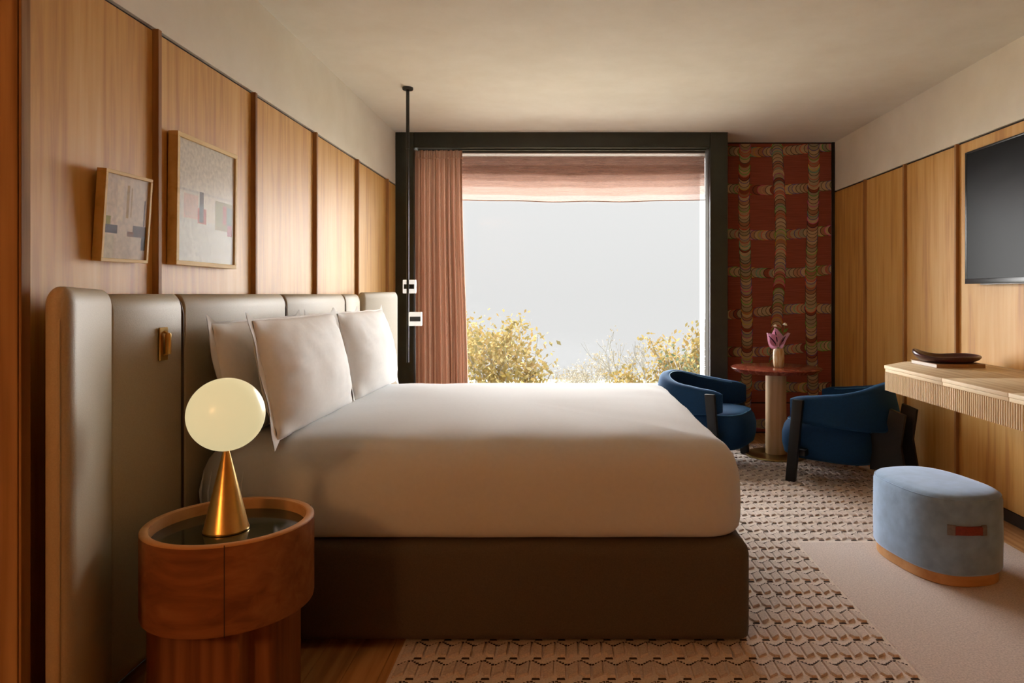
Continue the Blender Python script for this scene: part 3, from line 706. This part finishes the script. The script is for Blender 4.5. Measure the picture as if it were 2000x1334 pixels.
vase()
VX, VY, VZ = TX+0.015, TY-0.02, 0.702
def anthurium(label, tip, face_yaw, lean, size):
    root = empty('anthurium_flower', (VX, VY, VZ+0.105)); tip = Vector(tip)
    from_bm('stem', tube([(0, 0, 0), tip*0.45+Vector((0, 0, 0.01)), tip], 0.0026, 6), 'stem_green', root, True)
    n, m = 18, 8; bm = bmesh.new(); g = []
    for j in range(n+1):
        t = j/n; w = size*0.72*math.sin(PI*min(1, t**0.62))**0.8*(1-t*0.25) if t < 0.9 else size*0.72*0.30*(1-t)/0.1*0.5
        row = []
        for i in range(m+1):
            u = -1+2*i/m
            row.append(bm.verts.new((u*w, -0.014*u*u*1.6+0.010*math.sin(t*PI) - 0.02*t*t, -0.02+t*size*1.55-0.012*abs(u)*(1-t))))
        g.append(row)
    for j in range(n):
        for i in range(m): bm.faces.new((g[j][i], g[j][i+1], g[j+1][i+1], g[j+1][i]))
    bmesh.ops.solidify(bm, geom=list(bm.faces), thickness=0.0014)
    mt = Matrix.Translation(tip) @ Matrix.Rotation(lean, 4, 'Y') @ Matrix.Rotation(face_yaw, 4, 'Z')
    bmesh.ops.transform(bm, matrix=mt, verts=bm.verts); sp = from_bm('spathe', bm, 'petal_pink', root, True)
    bm = tube([(0, -0.006, 0.0), (0.001, -0.013, size*0.45), (0.0, -0.016, size*0.95)], [0.005, 0.0048, 0.0025], 8)
    bmesh.ops.transform(bm, matrix=mt, verts=bm.verts); from_bm('spadix', bm, 'spadix', root, True)
    tag(root, label, 'flower', 'flowers in the onyx vase')
anthurium('pink anthurium leaning far left out of the vase', (-0.028, -0.006, 0.080), 0.15, -0.75, 0.085)
anthurium('pink anthurium standing upright, tallest of the pink flowers', (-0.010, 0.008, 0.092), 0.0, -0.22, 0.088)
anthurium('pink anthurium folded and leaning right beside the white blossoms', (0.006, -0.006, 0.078), 0.9, 0.45, 0.082)
def sprig(label, pts):
    root = empty('white_sprig', (VX, VY, VZ+0.105)); top = Vector(pts[-1])
    from_bm('stem', tube(pts, 0.0016, 5), 'stem_green', root, True)
    bm = bmesh.new(); rnd = random.Random(len(label))
    for k in range(16):
        a, b2 = rnd.uniform(0, 2*PI), rnd.uniform(-0.2, 1.3); d = Vector((math.cos(a)*math.cos(b2), math.sin(a)*math.cos(b2), math.sin(b2)))
        tube([top, top+d*0.010, top+d*0.018], [0.002, 0.0042, 0.0008], 5, bm)
    from_bm('blossom', bm, 'petal_white', root, True)
    for k, t in enumerate((0.55, 0.7)):
        p = Vector(pts[1]).lerp(top, t-0.2); s = 1 if k else -1; bm = bmesh.new()
        a, b2, c2, d2 = p, p+Vector((s*0.022, -0.004, 0.012)), p+Vector((s*0.040, 0, 0.042)), p+Vector((s*0.008, 0.004, 0.026))
        vs = [bm.verts.new(q) for q in (a, b2, c2, d2)]; bm.faces.new(vs); bmesh.ops.solidify(bm, geom=list(bm.faces), thickness=0.001); from_bm('leaf', bm, 'stem_green', root)
    tag(root, label, 'flower', 'flowers in the onyx vase')
sprig('white tufted blossom, taller, right of the anthuriums', [(0, 0, 0), (0.03, 0.006, 0.10), (0.052, 0.006, 0.225)])
sprig('white tufted blossom, left one above the upright anthurium', [(0, 0, 0), (0.008, 0.014, 0.11), (-0.022, 0.014, 0.212)])
sprig('low white blossom tucked between the anthuriums', [(0, 0, 0), (0.006, 0.016, 0.07), (0.008, 0.014, 0.142)])

# ------------------------------------------------------------------ blue armchairs (local front = +X)
def armchair(label, x, y, rz):
    root = empty('armchair', (x, y, 0.0), rz)
    # wraparound back and arms
    path = []; a, hw = 0.20, 0.30
    for k in range(7): path.append((0.235-k*(0.235-a*0.0)/7, -hw))
    for k in range(25):
        t = -PI/2+PI*k/24; path.append((-0.315*math.copysign(abs(math.cos(t))**0.8, 1), hw*math.copysign(abs(math.sin(t))**0.8, math.sin(t))))
    for k in range(7): path.append(((k+1)*(0.235)/7, hw))
    N = len(path); rings = []; pipe_in, pipe_out = [], []
    for i, (px_, py) in enumerate(path):
        q0, q1 = path[max(i-1, 0)], path[min(i+1, N-1)]; tx, ty = q1[0]-q0[0], q1[1]-q0[1]; L = math.hypot(tx, ty); nx_, ny_ = ty/L, -tx/L   # outward
        s = abs(i/(N-1)-0.5)*2; back = max(0.0, 1-s*1.15); sm = back*back*(3-2*back)
        zt = 0.590+0.088*sm; zb = 0.405-0.03*sm; th = 0.038
        e = min(i, N-1-i); f = (0.25, 0.62, 0.86, 0.97)[e] if e < 4 else 1.0
        zc, hz, ht = (zt+zb)/2, (zt-zb)/2*(0.6+0.4*f), th*f
        flare = 0.035*sm
        ring = []
        for u, v in rrect(0, 0, ht, hz, min(0.030, ht), 5):
            off = u+flare*(v/hz); ring.append(Vector((px_+nx_*off, py+ny_*off, zc+v)))
        rings.append(ring)
        if e >= 3: pipe_out.append((px_+nx_*(ht*0.92+flare*0.95), py+ny_*(ht*0.92+flare*0.95), zt-0.012))
    from_bm('back_shell', loft(rings), 'velvet_blue', root, True, 60)
    from_bm('piping', tube(pipe_out, 0.0042, 6), 'velvet_piping', root, True)
    # seat cushion
    rings = []
    for ins, z, dx in ((0.10, 0.150, -0.01), (0.035, 0.153, -0.01), (0.012, 0.175, 0.0), (0.0, 0.24, 0.004), (0.0, 0.31, 0.004), (0.010, 0.365, 0.0), (0.030, 0.40, -0.004), (0.06, 0.418, -0.008), (0.12, 0.427, -0.01), (0.20, 0.428, -0.01)):
        rings.append([Vector((p[0], p[1], z-0.04*max(0, (0.1-p[0]))*(z > 0.3))) for p in superell(0.045+dx, 0, 0.315-ins, 0.288-ins, 3.6, 56)])
    from_bm('seat', loft(rings), 'velvet_blue', root, True, 70)
    from_bm('seat_piping', tube([(p[0], p[1], 0.402-0.04*max(0, 0.1-p[0])) for p in superell(0.04, 0, 0.285, 0.258, 3.6, 56)]+[(0.325, 0, 0.402)], 0.004, 6), 'velvet_piping', root, True)
    for s in (-1, 1):
        lo, hi = (s*0.336, s*0.372) if s > 0 else (s*0.372, s*0.336)
        from_bm('front_leg', prism([(0.125, 0.565), (0.195, 0.565), (0.245, 0.0145), (0.18, 0.0145)], 'y', lo, hi, 0.003), 'black_leg', root, True, 40)
        lo, hi = (0.125, 0.165) if s > 0 else (-0.165, -0.125)
        from_bm('rear_leg', prism([(-0.24, 0.13), (-0.24, 0.36), (-0.345, 0.42), (-0.36, 0.535), (-0.455, 0.50), (-0.425, 0.30), (-0.475, 0.0145), (-0.39, 0.0145), (-0.345, 0.13)], 'y', lo, hi, 0.003), 'black_leg', root, True, 40)
        for q in (0,):
            from_bm('leg_tie', prism([(0.12, 0.19), (0.19, 0.19), (0.19, 0.23), (0.12, 0.23)], 'y', *((0.24, 0.34) if s > 0 else (-0.34, -0.24))), 'black_leg', root)
    tag(root, label, 'armchair', 'blue velvet armchairs at the marble table')
armchair('blue velvet armchair between the bed and marble table, facing right', 1.055, 5.31, math.radians(-30))
armchair('blue velvet armchair beside the desk, seen from behind its side', 1.905, 4.83, math.radians(140))

# ------------------------------------------------------------------ ottoman
def ottoman():
    cx, cy, rot = 1.728, 3.27, math.radians(100); root = empty('ottoman', (cx, cy, 0.0125))
    def ring(ins, z, e=2.7): return [Vector((p[0], p[1], z-0.0125)) for p in superell(0, 0, 0.292-ins, 0.212-ins, e, 72, rot)]
    from_bm('wood_plinth', loft([ring(0.018, 0.0125), ring(0.014, 0.016), ring(0.014, 0.068)]), 'oak_rim', root, True, 40)
    from_bm('upholstery', loft([ring(0.03, 0.060), ring(0.008, 0.062), ring(0.0, 0.075), ring(-0.002, 0.2), ring(0.0, 0.365), ring(0.004, 0.382), ring(0.016, 0.396), ring(0.035, 0.402), ring(0.08, 0.407), ring(0.15, 0.409)]), 'velvet_grey', root, True, 70)
    from_bm('top_seam', tube([tuple(p) for p in ring(0.006, 0.386)]+[tuple(ring(0.006, 0.386)[0])], 0.0025, 5), 'velvet_grey', root, True)
    # strap handle, bent along the near side
    P = superell(0, 0, 0.297, 0.217, 2.7, 720, rot)
    def at(px_):                                   # point of the near outline seen in that image column
        best = min((p for p in P if p[1] < -0.02), key=lambda p: abs(1105+1362*(cx+p[0])/(cy+p[1]) - px_)); return best
    def strip(p0, p1, z0, z1, th, n=10):
        pts = [at(p0+(p1-p0)*k/n) for k in range(n+1)]; rings = []
        for p in pts:
            d = Vector((p[0], p[1], 0)).normalized(); b = Vector((p[0], p[1], 0))
            rings.append([b+d*u+Vector((0, 0, v)) for u, v in ((0, z0), (th, z0+0.002), (th, z1-0.002), (0, z1))])
        return loft(rings)
    from_bm('strap', strip(1866, 1917, 0.230, 0.268, 0.010), 'leather_red', root, True, 40)
    from_bm('strap_patch', strip(1850, 1867, 0.226, 0.272, 0.005, 4), 'leather_grey', root, True, 40)
    from_bm('strap_patch', strip(1916, 1926, 0.226, 0.272, 0.005, 4), 'leather_grey', root, True, 40)
    tag(root, 'blue-grey velvet ottoman with a red strap and wood plinth', 'ottoman')
ottoman()

# ------------------------------------------------------------------ wall-mounted desk
DZ = 0.862; DXF = 1.832
def desk():
    root = empty('wall_desk', (2.15, 3.2, 0.72)); L = root.location
    cut, end = (4.012, 4.235), 2.2
    def zone(y0, y1, ins=0.0):                     # plan polygon between two depths, clipped by the chamfered corner
        xf = DXF+ins; xw = XR-0.001
        if y1 > 4.1: return [(xf, y0), (xw, y0), (xw, cut[1]-ins), (2.055+ins*0.4, cut[1]-ins), (xf, cut[0]-ins*0.4)]
        return [(xf, y0), (xw, y0), (xw, y1), (xf, y1)]
    for a, c in ((3.402, 9), (2.892, 3.398), (end, 2.888)):
        bm = prism(zone(a, c), 'z', DZ-0.018, DZ, 0.0015); place(bm, -L); from_bm('top_section', bm, 'oak_pale', root, True, 30)
        bm = prism(zone(a, c, 0.012), 'z', DZ-0.135, DZ-0.0185); place(bm, -L); from_bm('drawer_box', bm, 'oak_dark_v', root)  # backing in darker oak: shade of the slat gaps put into its colour
        bm = prism([(x_+(-0.008 if x_ < 2 else 0), y_) for x_, y_ in zone(a, c, 0.012)], 'z', DZ-0.036, DZ-0.0195, 0.001); place(bm, -L); from_bm('rail', bm, 'oak_pale', root, True, 30)
    bm = bmesh.new(); add_box(bm, (-0.0062, -0.0039, -0.053), (0.006, 0.0039, 0.053), 0.002, 2)
    bmesh.ops.recalc_face_normals(bm, faces=bm.faces); me = bpy.data.meshes.new('slat'); bm.to_mesh(me); bm.free(); me.materials.append(M['oak_pale_v'])
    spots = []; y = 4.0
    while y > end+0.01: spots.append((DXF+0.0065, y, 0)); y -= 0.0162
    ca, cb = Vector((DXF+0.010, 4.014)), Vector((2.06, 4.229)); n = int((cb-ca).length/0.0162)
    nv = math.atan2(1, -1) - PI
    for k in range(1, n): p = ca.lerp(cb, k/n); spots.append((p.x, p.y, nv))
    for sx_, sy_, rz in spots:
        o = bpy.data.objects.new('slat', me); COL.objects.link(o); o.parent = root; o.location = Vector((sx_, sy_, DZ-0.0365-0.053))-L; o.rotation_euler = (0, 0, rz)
    tag(root, 'pale oak wall-mounted desk with a fluted front', 'desk')
desk()
def book():
    root = empty('book', (2.182, 3.995, DZ)); 
    bm = bmesh.new(); add_box(bm, (-0.136, -0.143, 0.0), (0.136, 0.143, 0.0025)); from_bm('cover', bm, 'book_tan', root)
    bm = bmesh.new(); add_box(bm, (-0.136, -0.143, 0.0195), (0.136, 0.143, 0.022)); from_bm('cover', bm, 'book_tan', root)
    bm = bmesh.new(); add_box(bm, (-0.132, -0.139, 0.0025), (0.132, 0.139, 0.0195)); from_bm('pages', bm, 'paper_white', root)
    bm = bmesh.new(); add_box(bm, (-0.132, -0.143, 0.0025), (0.136, -0.139, 0.0195)); from_bm('spine', bm, 'book_tan', root)
    tag(root, 'flat hardcover book under the leather tray on the desk', 'book')
book()
def tray():
    root = empty('leather_tray', (2.178, 3.99, DZ+0.022)); n = 72; rings = []
    R = 0.168
    def rim(a): return 0.036+0.030*math.cos(a-PI*0.86)**2*(1 if math.cos(a-PI*0.86) > 0 else 0.25)+0.004*math.sin(3*a)
    for k, (r, f, up) in enumerate(((0.02, 0.0, 0.0), (0.55, 0.0, 0.0), (0.80, 0.12, 0), (0.95, 0.42, 0), (1.02, 0.75, 0), (1.01, 0.96, 0), (0.97, 1.0, 0), (0.92, 0.93, 0), (0.88, 0.70, 0), (0.78, 0.38, 0.004), (0.55, 0.20, 0.004), (0.02, 0.18, 0.004))):
        rings.append([Vector((R*r*math.cos(2*PI*i/n)*(1+0.05*math.cos(2*2*PI*i/n)), R*r*math.sin(2*PI*i/n), f*rim(2*PI*i/n)+up*0.5+0.0003)) for i in range(n)])
    from_bm('tray_body', loft(rings), 'leather_wine', root, True)
    tag(root, 'dark wine leather catch-all tray on top of the book', 'tray')
tray()

# ------------------------------------------------------------------ television
def television():
    y0, y1, z0, z1 = 2.78, 4.215, 1.333, 2.125; xf = 2.412
    root = empty('television', (XR-0.001, (y0+y1)/2, z0)); L = root.location
    def part(name, lo, hi, mat, bev=0.0):
        bm = bmesh.new(); add_box(bm, lo, hi, bev, 2); place(bm, -L); from_bm(name, bm, mat, root, bool(bev), 40)
    part('housing', (xf+0.004, y0, z0), (XR-0.024, y1, z1), 'tv_bezel', 0.003)
    part('wall_mount', (XR-0.0245, 3.2, 1.55), (XR-0.0005, 3.6, 1.95), 'tv_bezel')
    b = 0.012
    part('bezel', (xf, y0, z0), (xf+0.006, y1, z0+0.03), 'tv_bezel', 0.0015); part('bezel', (xf, y0, z1-b), (xf+0.006, y1, z1), 'tv_bezel', 0.0015)
    part('bezel', (xf, y0, z0+0.03), (xf+0.006, y0+b, z1-b), 'tv_bezel', 0.0015); part('bezel', (xf, y1-0.018, z0+0.03), (xf+0.006, y1, z1-b), 'tv_bezel', 0.0015)
    part('screen', (xf+0.002, y0+b, z0+0.03), (xf+0.005, y1-0.018, z1-b), 'tv_screen')
    part('bottom_trim', (xf+0.004, y0+0.2, z0-0.006), (XR-0.026, y1-0.15, z0-0.0005), 'leather_grey')
    tag(root, 'large black flat television mounted on the oak wall', 'television')
television()

# ------------------------------------------------------------------ added warm fill light: unseen pendant behind the viewer
def fill_lantern():
    root = empty('fill_pendant', (-1.95, -1.35, 1.95)); R = 0.2
    prof = [(0.02, 0.0)] + [(max(0.02, R*math.sin(PI*k/24)), R-R*math.cos(PI*k/24)) for k in range(2, 23)] + [(0.02, 2*R)]
    from_bm('shade', lathe(prof, n=40), 'fill_paper', root, True)
    from_bm('cord', tube([(0, 0, 2*R), (0, 0, ZC-1.951)], 0.004, 8), 'black_metal', root, True)
    tag(root, 'added warm fill light, an unseen paper pendant behind the viewer', 'lamp')
fill_lantern()
